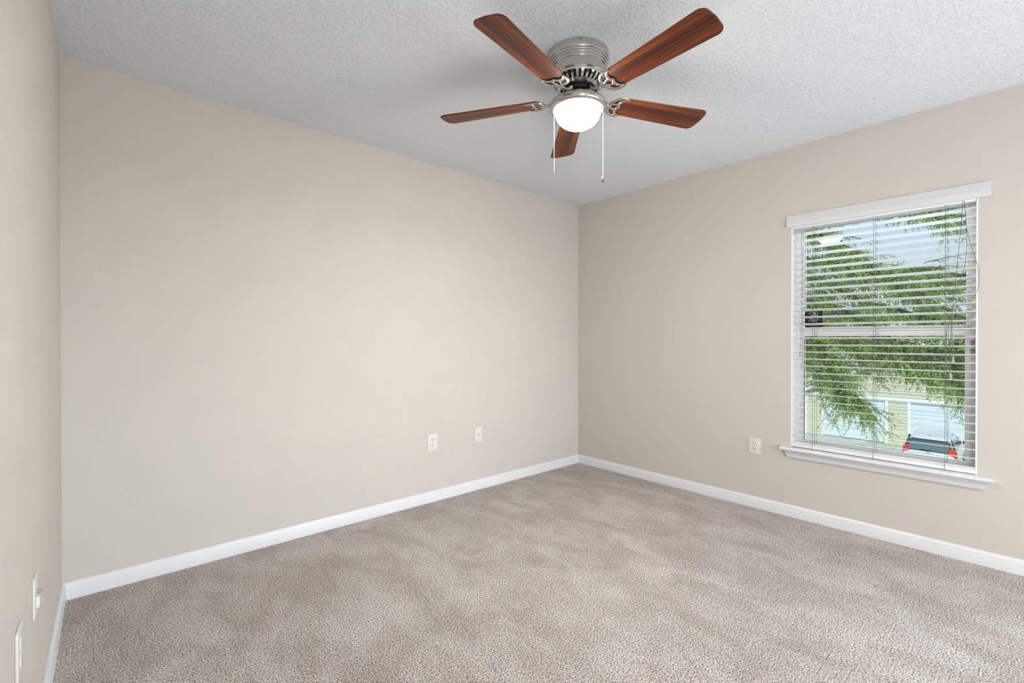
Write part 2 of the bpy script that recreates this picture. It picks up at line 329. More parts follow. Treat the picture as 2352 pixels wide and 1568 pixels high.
for z in (1.150, 1.105): wpart(MB().box((0.052, -2.688, z - 0.017), (0.060, -2.672, z + 0.017)).box((0.0505, -2.684, z - 0.006), (0.052, -2.678, z + 0.006)), 'sash_latch', M['tassel'], lo, bevel=0.001)
# stool and apron
SY0, SY1 = -2.762, -1.772
stp = [(0.056, 0.439), (-0.040, 0.439), (-0.047, 0.442), (-0.0515, 0.447), (-0.0515, 0.455), (-0.047, 0.461), (-0.040, 0.463), (0.056, 0.463)]
st = MB().prism([p for p in stp if p[0] < 0.0] + [(0.0, 0.463), (0.0, 0.439)], 'y', SY0, SY1)
st.box((0.0, OY0 + 0.008, 0.4401), (0.056, OY1 - 0.008, 0.463))
wpart(st, 'window_stool', M['white'])
ap = MB(); n = 0
app = [(-0.001, 0.439), (-0.030, 0.439), (-0.029, 0.432), (-0.022, 0.424), (-0.018, 0.405), (-0.016, 0.398), (-0.012, 0.392), (-0.001, 0.390)]
k = len(app)
vs = []
for sgn, yy in ((1, SY0 + 0.018), (-1, SY1 - 0.018)):
    for (x_, z_) in app: vs.append((x_, yy + sgn * (0.439 - z_) * 0.42, z_))
ap.add(vs, [tuple(range(k)), tuple(range(2 * k - 1, k - 1, -1))] + [(i, (i + 1) % k, (i + 1) % k + k, i + k) for i in range(k)])
wpart(ap, 'apron', M['white'])

# ------------------------------------------------------------------ venetian blind
BO = (0.02, -2.2645, 1.93)
bl = thing('venetian_blind', 'white slatted venetian blind, lowered with open slats, hung in the window', 'blind', BO)
def bpart(mb, name, mat, parent=None, **k): return to_local(mb, BO).build(name, mat, parent or bl, **k)
vp = [(-0.001, 1.985), (-0.010, 1.985), (-0.013, 1.980), (-0.013, 1.956), (-0.0165, 1.951), (-0.0165, 1.944), (-0.020, 1.941), (-0.020, 1.934), (-0.017, 1.930), (-0.017, 1.913), (-0.014, 1.908), (-0.001, 1.908)]
bpart(MB().prism(vp, 'y', -2.750, -1.803), 'valance', M['valance'])
bpart(MB().box((-0.0005, OY0 + 0.010, 1.895), (0.052, OY1 - 0.010, 1.936)), 'head_rail', M['slat'], bevel=0.002)
SL0, SL1 = -2.694, -1.834
tilt = math.radians(9.6)
def slat_mesh(zc):
    s = MB(); n = 5; top = []; bot = []
    for i in range(n):
        u = -0.0245 + 0.049 * i / (n - 1); crown = 0.0012 * (1 - (u / 0.0245) ** 2)
        for lst, dz in ((top, crown + 0.0014), (bot, crown - 0.0014)):
            lst.append((0.0225 + u * math.cos(tilt) + dz * math.sin(tilt), zc - u * math.sin(tilt) + dz * math.cos(tilt)))
    return s.prism(top + bot[::-1], 'y', SL0, SL1)
for i in range(31):
    zc = 1.9085 - 0.0042 - i * 0.04535
    bpart(slat_mesh(zc), 'slat', M['slat'])
# slats gathered on the bottom rail
for i in range(4): bpart(MB().box((0.0, SL0, 0.4862 + i * 0.0035), (0.047, SL1, 0.4890 + i * 0.0035)), 'slat', M['slat'], smooth=None)
br = bpart(MB().box((-0.003, SL0 - 0.001, 0.4665), (0.048, SL1 + 0.001, 0.4855)), 'bottom_rail', M['slat'], bevel=0.003)
for yb in (-1.956, -2.269, -2.581): bpart(MB().ball((-0.003, yb, 0.476), 0.005, 10, 6), 'rail_button', M['slat'], br)
for y in (-1.956, -2.269, -2.581):
    lc = MB()
    for dx, dy in ((-0.0045, 0.004), (0.0495, -0.004)): lc.tube([(dx, y + dy, 0.468), (dx, y + dy, 1.90)], 0.0009, 6)
    lc.tube([(0.0225, y, 0.48), (0.0225, y, 1.90)], 0.0009, 6)
    for i in range(31):
        zc = 1.9085 - 0.0065 - i * 0.04535
        lc.tube([(-0.0045, y + 0.004, zc + 0.0045), (0.0495, y + 0.004, zc - 0.0045)], 0.0003, 4)
    bpart(lc, 'ladder_cord', M['cord'])
def onx(px, py, X):
    v = VD * F_PX + VR * (px - 1176) - VU * (py - 784); k = (X - CAM.x) / v.x; return CAM + v * k
def cord(pix, X, name='pull_cord', r=0.0011):
    pts = smooth_path([onx(a, c, X) for a, c in pix], 6)
    return bpart(MB().tube(pts, r, 6), name, M['cord'])
def tassel(px, py, X, parent):
    c = onx(px, py, X)
    prof = [(0.0004, 0.017), (0.0035, 0.017), (0.0052, 0.013), (0.0045, 0.006), (0.0042, 0.0), (0.0056, -0.009), (0.0068, -0.0145), (0.006, -0.017), (0.0004, -0.017)]
    bpart(MB().lathe(prof, 16, c), 'tassel', M['tassel'], parent)
X1 = -0.011
c1 = cord([(1842, 532), (1842, 640), (1841, 740), (1838, 805)], X1); tassel(1838, 812, X1, c1)
c2 = cord([(1845.5, 532), (1844.5, 660), (1844, 760), (1842.5, 832)], X1); tassel(1842.5, 838, X1, c2)
X2 = -0.014
c3 = cord([(2212, 461), (2207, 522), (2203.5, 559), (2200.5, 588), (2194.7, 653), (2191, 681), (2187, 724), (2184, 767), (2183, 819), (2183, 856)], X2); tassel(2183, 863, X2, c3)
c4 = cord([(2215, 461), (2218, 495), (2220, 522), (2220.5, 555), (2219, 590), (2213, 623), (2201, 653), (2195, 676), (2197, 698), (2198, 709), (2194, 720), (2187.5, 727), (2187, 767), (2188.5, 818)], X2 - 0.003); tassel(2189, 825, X2 - 0.003, c4)
cord([(2220, 522), (2222, 531), (2229.5, 560), (2240, 593), (2247, 615), (2248.6, 640), (2246, 663), (2234.5, 681), (2219.5, 687), (2201, 691), (2188, 703), (2185.5, 711), (2187, 724), (2184, 734), (2174, 764), (2173, 800)], X2 - 0.006)
kn = MB(); kc = onx(2187.5, 725, X2 - 0.003)
for i in range(5): kn.ball(kc + Vector((rnd.uniform(-.003, .003), rnd.uniform(-.004, .004), rnd.uniform(-.005, .005))), 0.0032, 8, 5)
bpart(kn, 'cord_knot', M['cord'], c4)

# ------------------------------------------------------------------ sticker on the glass
stk = MB().box((0.0985, -1.978, 1.2515), (0.0998, -1.8815, 1.358)).build('window_sticker', M['sticker'], smooth=None)
tag(stk, 'small square black sticker with white scribbled lettering, on the upper pane of the window', 'sticker')
def ink(strokes, r=0.0009):
    s = MB()
    for st_ in strokes: s.tube([(0.0983, -1.8815 - 0.0965 * u, 1.358 - 0.1065 * v) for u, v in st_], r, 5)
    return s
let = [[(0.36, 0.05), (0.20, 0.13), (0.36, 0.27), (0.24, 0.34)], [(0.38, 0.22), (0.38, 0.33), (0.44, 0.33), (0.44, 0.20)], [(0.47, 0.06), (0.47, 0.34)], [(0.53, 0.06), (0.53, 0.34)], [(0.58, 0.02), (0.58, 0.34)],
       [(0.63, 0.2), (0.68, 0.34), (0.76, 0.12)],
       [(0.18, 0.66), (0.32, 0.44), (0.33, 0.66)], [(0.38, 0.42), (0.38, 0.66)], [(0.44, 0.42), (0.44, 0.66)], [(0.50, 0.5), (0.50, 0.66)], [(0.55, 0.66), (0.55, 0.52), (0.63, 0.52), (0.64, 0.66)], [(0.70, 0.45), (0.78, 0.60)]]
ink(let).build('lettering', M['sticker_ink'], stk)
ink([[(0.10 + 0.085 * i, 0.80), (0.15 + 0.085 * i, 0.80)] for i in range(9)], 0.0006).build('small_print', M['sticker_ink'], stk)

# ------------------------------------------------------------------ outlets and wall plates (local: x across, z up, -y out of the wall)
def duplex(name, label, loc, rz, w_, h_, group=None):
    t = thing(name, label, 'outlet', loc, rz, group)
    pl = MB().prism([(-w_ / 2, -h_ / 2), (w_ / 2, -h_ / 2), (w_ / 2, h_ / 2), (-w_ / 2, h_ / 2)], 'y', -0.0055, 0.0)
    pl.build('cover_plate', M['plate'], t, bevel=0.0022)
    for s in (1, -1):
        zc = s * 0.0195; rec = MB(); n = 24; poly = []
        for i in range(n):
            a = 2 * PI * i / n; poly.append((0.0172 * math.cos(a), zc + max(-0.0138, min(0.0138, 0.0172 * math.sin(a)))))
        r_ = rec.prism(poly, 'y', -0.0078, -0.005).build('receptacle', M['plate'], t, bevel=0.0006, segs=1)
        sl = MB().box((-0.0078, -0.0080, zc + 0.0005), (-0.0054, -0.0075, zc + 0.0095)).box((0.0054, -0.0080, zc + 0.0015), (0.0074, -0.0075, zc + 0.0088))
        sl.prism([(0.0026 * math.cos(2 * PI * i / 10), zc - 0.0068 + 0.0026 * math.sin(2 * PI * i / 10)) for i in range(10)], 'y', -0.0080, -0.0075)
        sl.build('slots', M['slot'], r_, smooth=None)
    MB().prism([(0.0032 * math.cos(2 * PI * i / 12), 0.0032 * math.sin(2 * PI * i / 12)) for i in range(12)], 'y', -0.0066, -0.005).build('screw', M['screw'], t, smooth=None)
    return t
def cable_plate(name, label, loc, rz, w_, h_, block=False):
    t = thing(name, label, 'wall plate', loc, rz)
    MB().prism([(-w_ / 2, -h_ / 2), (w_ / 2, -h_ / 2), (w_ / 2, h_ / 2), (-w_ / 2, h_ / 2)], 'y', -0.0055, 0.0).build('cover_plate', M['plate'], t, bevel=0.0022)
    zj = 0.008 if block else 0.0
    c = MB(); L_ = 0.016 if block else 0.009
    c.prism([(0.0062 * math.cos(2 * PI * i / 6), zj + 0.0062 * math.sin(2 * PI * i / 6)) for i in range(6)], 'y', -0.0075, -0.005)
    c.prism([(0.0047 * math.cos(2 * PI * i / 16), zj + 0.0047 * math.sin(2 * PI * i / 16)) for i in range(16)], 'y', -L_, -0.0075)
    j_ = c.build('coaxial_jack', M['chrome'], t)
    MB().prism([(0.0027 * math.cos(2 * PI * i / 12), zj + 0.0027 * math.sin(2 * PI * i / 12)) for i in range(12)], 'y', -L_ - 0.0004, -L_ + 0.001).build('socket_hole', M['slot'], j_, smooth=None)
    if block: MB().box((-0.010, -0.0125, -0.034), (0.010, -0.005, -0.004)).build('phone_jack', M['plate'], t, bevel=0.001)
    for s in (1, -1): MB().prism([(0.003 * math.cos(2 * PI * i / 12), s * (h_ / 2 - 0.012) + 0.003 * math.sin(2 * PI * i / 12)) for i in range(12)], 'y', -0.0066, -0.005).build('screw', M['screw'], t, smooth=None)
    return t
duplex('wall_outlet', 'white duplex outlet on the far wall, beside the small cable plate', (-1.618, 0, 0.4285), 0, 0.080, 0.117)
cable_plate('cable_plate', 'white wall plate with one round cable jack, on the far wall near the corner', (-1.204, 0, 0.4285), 0, 0.070, 0.114)
duplex('wall_outlet', 'white duplex outlet on the window wall, between the room corner and the window', (0, -1.600, 0.4275), -PI / 2, 0.080, 0.113)
rl = PI / 2 - TILT
cable_plate('cable_plate', 'white plate on the near left wall with a dark projecting metal jack', (lw_x(1.037), -1.037, 0.455), rl, 0.076, 0.114, True)
duplex('wall_outlet', 'white outlet on the near left wall, seen edge-on, closest to the viewer', (lw_x(1.352), -1.352, 0.453), rl, 0.078, 0.117)

# ------------------------------------------------------------------ ceiling fan
HX, HY = -1.820, -1.536
fan = thing('ceiling_fan', 'brushed nickel hugger ceiling fan with five dark walnut blades and a lit glass bowl', 'ceiling fan', (HX, HY, CE))
def Z(z): return z - CE
mot = [(0.02, Z(2.4395)), (0.134, Z(2.4395)), (0.137, Z(2.437)), (0.137, Z(2.408)), (0.135, Z(2.404)), (0.1325, Z(2.4025)), (0.1325, Z(2.398)), (0.131, Z(2.394)), (0.1285, Z(2.393)), (0.1285, Z(2.388)), (0.127, Z(2.384)),
       (0.1245, Z(2.383)), (0.1245, Z(2.378)), (0.123, Z(2.374)), (0.119, Z(2.372)), (0.118, Z(2.340)), (0.1195, Z(2.338)), (0.1195, Z(2.334)), (0.117, Z(2.331)), (0.10, Z(2.331)), (0.02, Z(2.331))]
mo = MB().lathe(mot, 72).build('motor_housing', M['nickel'], fan, smooth=30)
for a in (math.radians(222), math.radians(236)):
    MB().ball((0.137 * math.cos(a), 0.137 * math.sin(a), Z(2.427)), 0.003, 8, 5).build('housing_screw', M['chrome'], mo)
kh = MB(); a = math.radians(226)
kh.tube([(0.1365 * math.cos(a), 0.1365 * math.sin(a), Z(2.424)), (0.1365 * math.cos(a), 0.1365 * math.sin(a), Z(2.435))], 0.0018, 6).build('key_slot', M['slot'], mo)
# slotted bell under the motor: ribs between a top ring and a bottom ring, dark motor inside
def bell(t): return (0.1165 - 0.038 * t ** 1.8, 2.331 - 0.042 * t ** 0.85)
vb = MB(); NS = 30
for i in range(NS):
    a0 = 2 * PI * i / NS
    for (ta, tb, frac) in ((0.0, 0.22, 1.0), (0.22, 0.80, 0.48), (0.80, 1.0, 1.0)):
        m_ = 6; vs = []
        for q in range(m_ + 1):
            t_ = ta + (tb - ta) * q / m_; r_, z_ = bell(t_)
            for aa in (a0, a0 + 2 * PI / NS * frac):
                for dr in (0.0, -0.003): vs.append(((r_ + dr) * math.cos(aa), (r_ + dr) * math.sin(aa), Z(z_) - dr * 0.6))
        fs = []
        for q in range(m_):
            o_ = q * 4
            fs += [(o_, o_ + 2, o_ + 6, o_ + 4), (o_ + 1, o_ + 5, o_ + 7, o_ + 3), (o_, o_ + 4, o_ + 5, o_ + 1), (o_ + 2, o_ + 3, o_ + 7, o_ + 6)]
        vb.add(vs, fs)
vb.build('vent_ring', M['nickel'], fan, smooth=40)
MB().lathe([(0.001, Z(2.331)), (0.108, Z(2.331)), (0.098, Z(2.315)), (0.074, Z(2.298)), (0.070, Z(2.287)), (0.001, Z(2.287))], 40).build('motor_core', M['black'], fan)
MB().lathe([(0.001, Z(2.290)), (0.064, Z(2.290)), (0.066, Z(2.284)), (0.066, Z(2.272)), (0.06, Z(2.268)), (0.001, Z(2.268))], 40).build('flywheel', M['black'], fan)
MB().lathe([(0.001, Z(2.270)), (0.050, Z(2.270)), (0.053, Z(2.266)), (0.053, Z(2.240)), (0.060, Z(2.232)), (0.001, Z(2.232))], 40).build('switch_housing', M['nickel'], fan)
pan = [(0.05, Z(2.243)), (0.080, Z(2.243)), (0.098, Z(2.240)), (0.114, Z(2.233)), (0.125, Z(2.223)), (0.1295, Z(2.211)), (0.128, Z(2.201)), (0.122, Z(2.194)), (0.115, Z(2.191)), (0.1075, Z(2.194)), (0.105, Z(2.203)), (0.10, Z(2.212)), (0.05, Z(2.218))]
MB().lathe(pan, 72).build('light_pan', M['nickel'], fan, smooth=60)
bw = []
for i in range(15):
    a = PI / 2 * i / 14
    bw.append((0.1035 * math.cos(a) ** 0.76 + 1e-4, -0.083 * math.sin(a)))
bwl = MB().lathe([(0.1035, 0.010)] + bw, 56)
bwl.build('glass_bowl', M['bowl'], fan, smooth=80, loc=(0, 0, Z(2.200)))
# blades
BR = 0.657; B0 = 0.165
def blade_outline():
    top = []
    def w(x): return 0.0555 + (0.0700 - 0.0555) * (x - B0) / (BR - B0)
    pts = []
    for i in range(9):                                   # rounded root
        a = PI / 2 + PI * i / 8
        pts.append((B0 + 0.035 + 0.035 * math.cos(a), 0.0545 * (abs(math.sin(a)) ** 0.55) * (1 if math.sin(a) >= 0 else -1)))
    rc = 0.032
    for i in range(7):
        a = -PI / 2 + PI / 2 * i / 6; pts.append((BR - rc + rc * math.cos(a), -w(BR) + rc + rc * math.sin(a)))
    pts.append((BR + 0.0035, 0.0))
    for i in range(7):
        a = PI / 2 * i / 6; pts.append((BR - rc + rc * math.cos(a), w(BR) - rc + rc * math.sin(a)))
    return pts
bo = blade_outline()
bm_ = MB().prism(bo, 'z', -0.003, 0.003)
blade0 = bm_.build('blade', M['wood'], fan, bevel=0.0012, segs=1, smooth=40)
iron = MB()
zi = -0.007
P = lambda *a: [(x_, y_, zi) for x_, y_ in a]
iron.tube(smooth_path(P((0.232, 0.054), (0.205, 0.058), (0.178, 0.049), (0.160, 0.026), (0.154, 0.0), (0.160, -0.026), (0.178, -0.049), (0.205, -0.058), (0.232, -0.054)), 5), [0.0046 + 0.0048 * math.sin(PI * i / 40) for i in range(41)], 8, flat=0.5)
iron.tube(smooth_path(P((0.232, 0.054), (0.212, 0.046), (0.201, 0.030), (0.199, 0.012), (0.206, 0.0), (0.199, -0.012), (0.201, -0.030), (0.212, -0.046), (0.232, -0.054)), 5), [0.0046 + 0.0030 * math.sin(PI * i / 40) for i in range(41)], 8, flat=0.5)
for s in (1, -1): iron.tube(smooth_path(P((0.158, s * 0.006), (0.176, s * 0.013), (0.200, s * 0.020)), 5), 0.0052, 8, flat=0.5)
for (x_, y_) in ((0.206, 0.0), (0.202, 0.034), (0.202, -0.034)): iron.ball((x_, y_, zi - 0.001), 0.0048, 10, 6, 0.7)
iron.tube(smooth_path([(0.062, 0, 0.036), (0.078, 0, 0.016), (0.098, 0, 0.000), (0.122, 0, -0.006), (0.145, 0, -0.009), (0.164, 0, zi)], 5), [0.0105, 0.0115, 0.0123, 0.0132, 0.0140, 0.0143, 0.0143, 0.0143, 0.0143, 0.0143, 0.0140, 0.0137, 0.0134, 0.0130, 0.0126, 0.0120, 0.0116, 0.0112, 0.0106, 0.0101, 0.0095, 0.0088, 0.0081, 0.0073, 0.0064, 0.0056], 10, flat=0.6)
iron0 = iron.build('blade_bracket', M['nickel'], fan, smooth=60)
PH = 192.4
for i in range(5):
    a = math.radians(PH + 72 * i)
    for src, z_ in ((blade0, 2.247), (iron0, 2.247)):
        o = src if i == 0 else src.copy()
        if i: COL.objects.link(o); o.parent = fan
        o.location = (0, 0, Z(z_))
        o.rotation_euler = (Matrix.Rotation(a, 3, 'Z') @ Matrix.Rotation(math.radians(-10.5), 3, 'X')).to_euler()
# pull chains, hung from the two sides of the pan
def chain(off, z0, z1, ring):
    x_, y_ = VR.x * off - VD.x * 0.02, VR.y * off - VD.y * 0.02
    c = MB(); z_ = z0
    c.tube([(x_, y_, Z(z0 + 0.012)), (x_, y_, Z(z1))], 0.0006, 5)
    while z_ > z1: c.ball((x_, y_, Z(z_)), 0.0016, 6, 4); z_ -= 0.0052
    o = c.build('pull_chain', M['chrome'], fan, smooth=80)
    MB().ball((x_, y_, Z(z0 + 0.012)), 0.0045, 10, 6).build('chain_eyelet', M['nickel'], o)
    if ring:
        f_ = MB(); f_.lathe([(0.0125, -0.003), (0.0125, 0.003), (0.0055, 0.003), (0.0055, -0.003)], 24, closed=True)
        f_.ball((0, 0, 0), 0.004, 10, 6)
        fb = f_.build('chain_fob', M['chrome'], o); fb.location = (x_, y_, Z(z1 - 0.013)); fb.rotation_euler = (PI / 2, 0, math.radians(20))
    else: MB().lathe([(0.0003, 0.004), (0.002, 0.003), (0.0022, -0.004), (0.0003, -0.005)], 10, (x_, y_, Z(z1))).build('chain_end', M['chrome'], o)
chain(-0.109, 2.195, 1.908, False)
chain(0.109, 2.190, 1.893, True)

# ------------------------------------------------------------------ outdoors: ground
GZ = -4.0
def gz(x): return GZ + 0.026 * (min(x, 26.0) - 26.0)
g = MB().add([(0.2, -40, gz(0.2) - 0.02), (26, -40, GZ - 0.02), (90, -40, GZ - 0.02), (90, 45, GZ - 0.02), (26, 45, GZ - 0.02), (0.2, 45, gz(0.2) - 0.02)], [(0, 1, 4, 5), (1, 2, 3, 4)])
struct(g.build('lawn', M['lawn'], smooth=None))
dw = MB()
for y0, y1 in ((-6.0, -2.05), (-2.03, 1.60), (1.62, 6.8)):
    for x0, x1 in ((9.0, 14.0), (14.02, 19.0), (19.02, 24.0), (24.02, 26.3)):
        dw.add([(x0, y0, gz(x0)), (x1, y0, gz(x1)), (x1, y1, gz(x1)), (x0, y1, gz(x0)), (x0, y0, gz(x0) - .1), (x1, y0, gz(x1) - .1), (x1, y1, gz(x1) - .1), (x0, y1, gz(x0) - .1)],
               [(0, 1, 2, 3), (4, 7, 6, 5), (0, 4, 5, 1), (1, 5, 6, 2), (2, 6, 7, 3), (3, 7, 4, 0)])
struct(dw.build('driveway', M['concrete'], smooth=None))

# ------------------------------------------------------------------ garage
GX = 26.0; GL, GR, GAY, GAZ, GEZ = 5.62, -2.75, 1.43, 0.36, -1.65
ga = thing('garage', 'beige sided garage across the driveway, with white trim and a low gable roof', 'garage', (GX, 1.43, GZ))
GO = (GX, 1.43, GZ)
def gpart(mb, name, mat, parent=None, **k): return to_local(mb, GO).build(name, mat, parent or ga, **k)
def gable_z(y): return GEZ + (GAZ - GEZ) * (1 - abs(y - GAY) / (4.18))
D1 = (2.11, 4.76); D2 = (-1.55, 1.12); DT = -1.92
sd = MB(); H = 0.155
z_ = GZ
while z_ < GAZ:
    z1 = min(z_ + H, GAZ)
    if z_ < DT: spans = [(D1[1], GL), (D2[1], D1[0]), (GR, D2[0])]
    elif z1 < GEZ + .02: spans = [(GR, GL)]
    else:
        hw = 4.18 * (1 - (z1 - GEZ) / (GAZ - GEZ)); hw = max(hw, 0.02); spans = [(GAY - hw, GAY + hw)]
    for y0, y1 in spans: sd.add([(GX - 0.02, y0, z_), (GX - 0.02, y1, z_), (GX, y1, z1), (GX, y0, z1), (GX, y0, z_), (GX, y1, z_)], [(0, 1, 2, 3), (0, 4, 5, 1), (0, 3, 4), (1, 5, 2)])
    z_ += H
sd.box((GX + 0.001, GR, GZ), (GX + 0.1, D2[0], GEZ)).box((GX + 0.001, D2[1], GZ), (GX + 0.1, D1[0], GEZ)).box((GX + 0.001, D1[1], GZ), (GX + 0.1, GL, GEZ)).box((GX + 0.001, GR, DT), (GX + 0.1, GL, GEZ))
sd.prism([(GL - 0.01, GEZ), (GAY, GAZ), (GR + 0.01, GEZ)], 'x', GX + 0.001, GX + 0.1)
sd.box((GX + 0.1, GL - 0.1, GZ), (GX + 6, GL, GEZ)).box((GX + 0.1, GR, GZ), (GX + 6, GR + 0.1, GEZ)).box((GX + 5.9, GR, GZ), (GX + 6, GL, GEZ))
gpart(sd, 'siding', M['siding'], smooth=None)
tr_ = MB().box((GX - 0.05, GR - 0.02, -1.90), (GX - 0.021, GL + 0.02, -1.70))
gpart(tr_, 'header_board', M['trim_out'], smooth=None)
gpart(MB().box((GX - 0.045, GL - 0.10, GZ), (GX - 0.021, GL + 0.02, -1.90)), 'corner_board', M['trim_out'], smooth=None)
gpart(MB().box((GX - 0.045, GR - 0.02, GZ), (GX - 0.021, GR + 0.10, -1.90)), 'corner_board', M['trim_out'], smooth=None)
for d in (D1, D2):
    gd = MB(); n = 4; h_ = (DT - 0.0 - GZ - 0.02) / n
    for i in range(n):
        z0 = GZ + 0.02 + i * h_
        gd.box((GX + 0.02, d[0], z0 + 0.006), (GX + 0.06, d[1], z0 + h_ - 0.006))
        for k in range(4):
            w_ = (d[1] - d[0]) / 4
            gd.box((GX + 0.014, d[0] + k * w_ + 0.08, z0 + 0.09), (GX + 0.021, d[0] + (k + 1) * w_ - 0.08, z0 + h_ - 0.09))
    gd.box((GX + 0.045, d[0], GZ + 0.02), (GX + 0.07, d[1], DT))
    o = gpart(gd, 'garage_door', M['gdoor'], smooth=None)
    yc = 3.31 if d is D1 else -0.2
    gpart(MB().box((GX - 0.02, yc - 0.015, -3.17), (GX + 0.014, yc + 0.015, -3.08)).box((GX - 0.02, yc - 0.05, -3.115), (GX - 0.005, yc + 0.05, -3.095)), 'door_handle', M['car_black'], o, smooth=None)
    gpart(MB().box((GX - 0.045, d[0] - 0.13, GZ), (GX - 0.021, d[0], -1.90)), 'door_casing', M['trim_out'], o, smooth=None)
    gpart(MB().box((GX - 0.045, d[1], GZ), (GX - 0.021, d[1] + (0.13 if d is D2 else 0.06), -1.90)), 'door_casing', M['trim_out'], o, smooth=None)
sl_ = (GAZ - GEZ) / 4.18
rf = MB()
for s in (1, -1):
    ye = GAY + s * 4.65; ze = GAZ - sl_ * 4.65
    rf.add([(GX - 0.35, GAY, GAZ + 0.22), (GX - 0.35, ye, ze + 0.22), (GX + 6.3, ye, ze + 0.22), (GX + 6.3, GAY, GAZ + 0.22), (GX - 0.35, GAY, GAZ + 0.15), (GX - 0.35, ye, ze + 0.15), (GX + 6.3, ye, ze + 0.15), (GX + 6.3, GAY, GAZ + 0.15)],
           [(0, 1, 2, 3), (4, 7, 6, 5), (0, 4, 5, 1), (1, 5, 6, 2), (2, 6, 7, 3), (3, 7, 4, 0)])
gpart(rf, 'roof', M['shingle'], smooth=None)
rk = MB()
for s in (1, -1):
    ye = GAY + s * 4.62; ze = GAZ - sl_ * 4.62
    rk.add([(GX - 0.33, GAY, GAZ + 0.15), (GX - 0.33, ye, ze + 0.15), (GX - 0.30, ye, ze + 0.15), (GX - 0.30, GAY, GAZ + 0.15), (GX - 0.33, GAY, GAZ - 0.05), (GX - 0.33, ye, ze - 0.05), (GX - 0.30, ye, ze - 0.05), (GX - 0.30, GAY, GAZ - 0.05)],
           [(0, 1, 2, 3), (4, 7, 6, 5), (0, 4, 5, 1), (1, 5, 6, 2), (2, 6, 7, 3), (3, 7, 4, 0)])
    rk.add([(GX - 0.30, GAY, GAZ + 0.14), (GX - 0.30, ye, ze + 0.14), (GX, ye, ze + 0.14), (GX, GAY, GAZ + 0.14)], [(0, 1, 2, 3)])
gpart(rk, 'rake_board', M['trim_out'], smooth=None)

# ------------------------------------------------------------------ house beyond the garage
HO = (38.0, 1.0, GZ)
ho = thing('house', 'pale sided two-storey house standing behind the garage', 'house', HO)
def hpart(mb, name, mat, parent=None, **k): return to_local(mb, HO).build(name, mat, parent or ho, **k)
hw_ = MB(); z_ = GZ; y0, y1 = -1.55, 13.0
while z_ < 3.0:
    hw_.add([(37.98, y0, z_), (37.98, y1, z_), (38.0, y1, z_ + .17), (38.0, y0, z_ + .17), (38.0, y0, z_), (38.0, y1, z_)], [(0, 1, 2, 3), (0, 4, 5, 1), (0, 3, 4), (1, 5, 2)]); z_ += .17
hw_.box((38.001, y0, GZ), (46, y1, 3.0))
hpart(hw_, 'siding', M['siding_pale'], smooth=None)
hpart(MB().box((37.94, -1.60, GZ), (38.02, -1.38, 3.0)), 'corner_board', M['trim_out'], smooth=None)
hpart(MB().prism([(37.5, 2.95), (46.5, 2.95), (42, 4.2)], 'y', y0 - .4, y1 + .4), 'roof', M['shingle_pale'], smooth=None)

# ------------------------------------------------------------------ the parked car (local: +x forward, rear at the origin)
CX, CY = 20.25, -0.18
car = thing('car', 'silver hatchback parked on the driveway, seen from behind with red tail lights', 'car', (CX, CY, gz(22) - 0.02))
car.rotation_euler = (0, -math.atan(0.026), 0); car.scale = (1, 0.95, 1)
def ring(x, hw, z0, z1, n=20, e=0.32):
    out = []
    for i in range(n):
        a = 2 * PI * i / n; c, s = math.cos(a), math.sin(a)
        out.append((x, hw * (abs(c) ** e) * (1 if c > 0 else -1), (z0 + z1) / 2 + (z1 - z0) / 2 * (abs(s) ** e) * (1 if s > 0 else -1)))
    return out
def loft(rings):
    n = len(rings[0]); mb = MB()
    return mb.add([p for r in rings for p in r], [(i * n + k, i * n + (k + 1) % n, (i + 1) * n + (k + 1) % n, (i + 1) * n + k) for i in range(len(rings) - 1) for k in range(n)] + [tuple(range(n - 1, -1, -1)), tuple((len(rings) - 1) * n + k for k in range(n))])
body = loft([ring(0.00, 0.70, .48, .95), ring(0.03, 0.77, .36, 1.0), ring(0.12, 0.81, .28, 1.02), ring(0.5, 0.83, .24, 1.03), ring(1.5, 0.84, .22, 1.01), ring(2.9, 0.83, .22, .99), ring(3.4, 0.82, .24, .93), ring(3.85, 0.76, .28, .82), ring(4.08, 0.62, .34, .70)])
body.build('body', M['silver'], car, smooth=50)
def gh(z):                                        # greenhouse outline at a height
    t = (z - 0.95) / 0.57
    return (0.06 + 0.34 * t ** 1.2, 3.15 - 0.95 * t, 0.775 - 0.165 * t ** 1.3)
rings = []
for z_ in (0.95, 1.08, 1.2, 1.32, 1.42):
    xr, xf, hw = gh(z_); n = 32; rg = []
    for i in range(n):
        a = 2 * PI * i / n; c, s = math.cos(a), math.sin(a)
        rg.append(((xr + xf) / 2 + (xf - xr) / 2 * (abs(c) ** .22) * (1 if c > 0 else -1), hw * (abs(s) ** .22) * (1 if s > 0 else -1), z_))
    rings.append(rg)
for z_, k in ((1.475, 0.965), (1.51, 0.90), (1.53, 0.75), (1.538, 0.4)):
    xr, xf, hw = gh(1.44); n = 32; rg = []
    for i in range(n):
        a = 2 * PI * i / n; c, s = math.cos(a), math.sin(a)
        rg.append(((xr + xf) / 2 + (xf - xr) / 2 * (0.5 + 0.5 * k) * (abs(c) ** .22) * (1 if c > 0 else -1), hw * k * (abs(s) ** .25) * (1 if s > 0 else -1), z_))
    rings.append(rg)
loft(rings).build('roof', M['silver'], car, smooth=50)
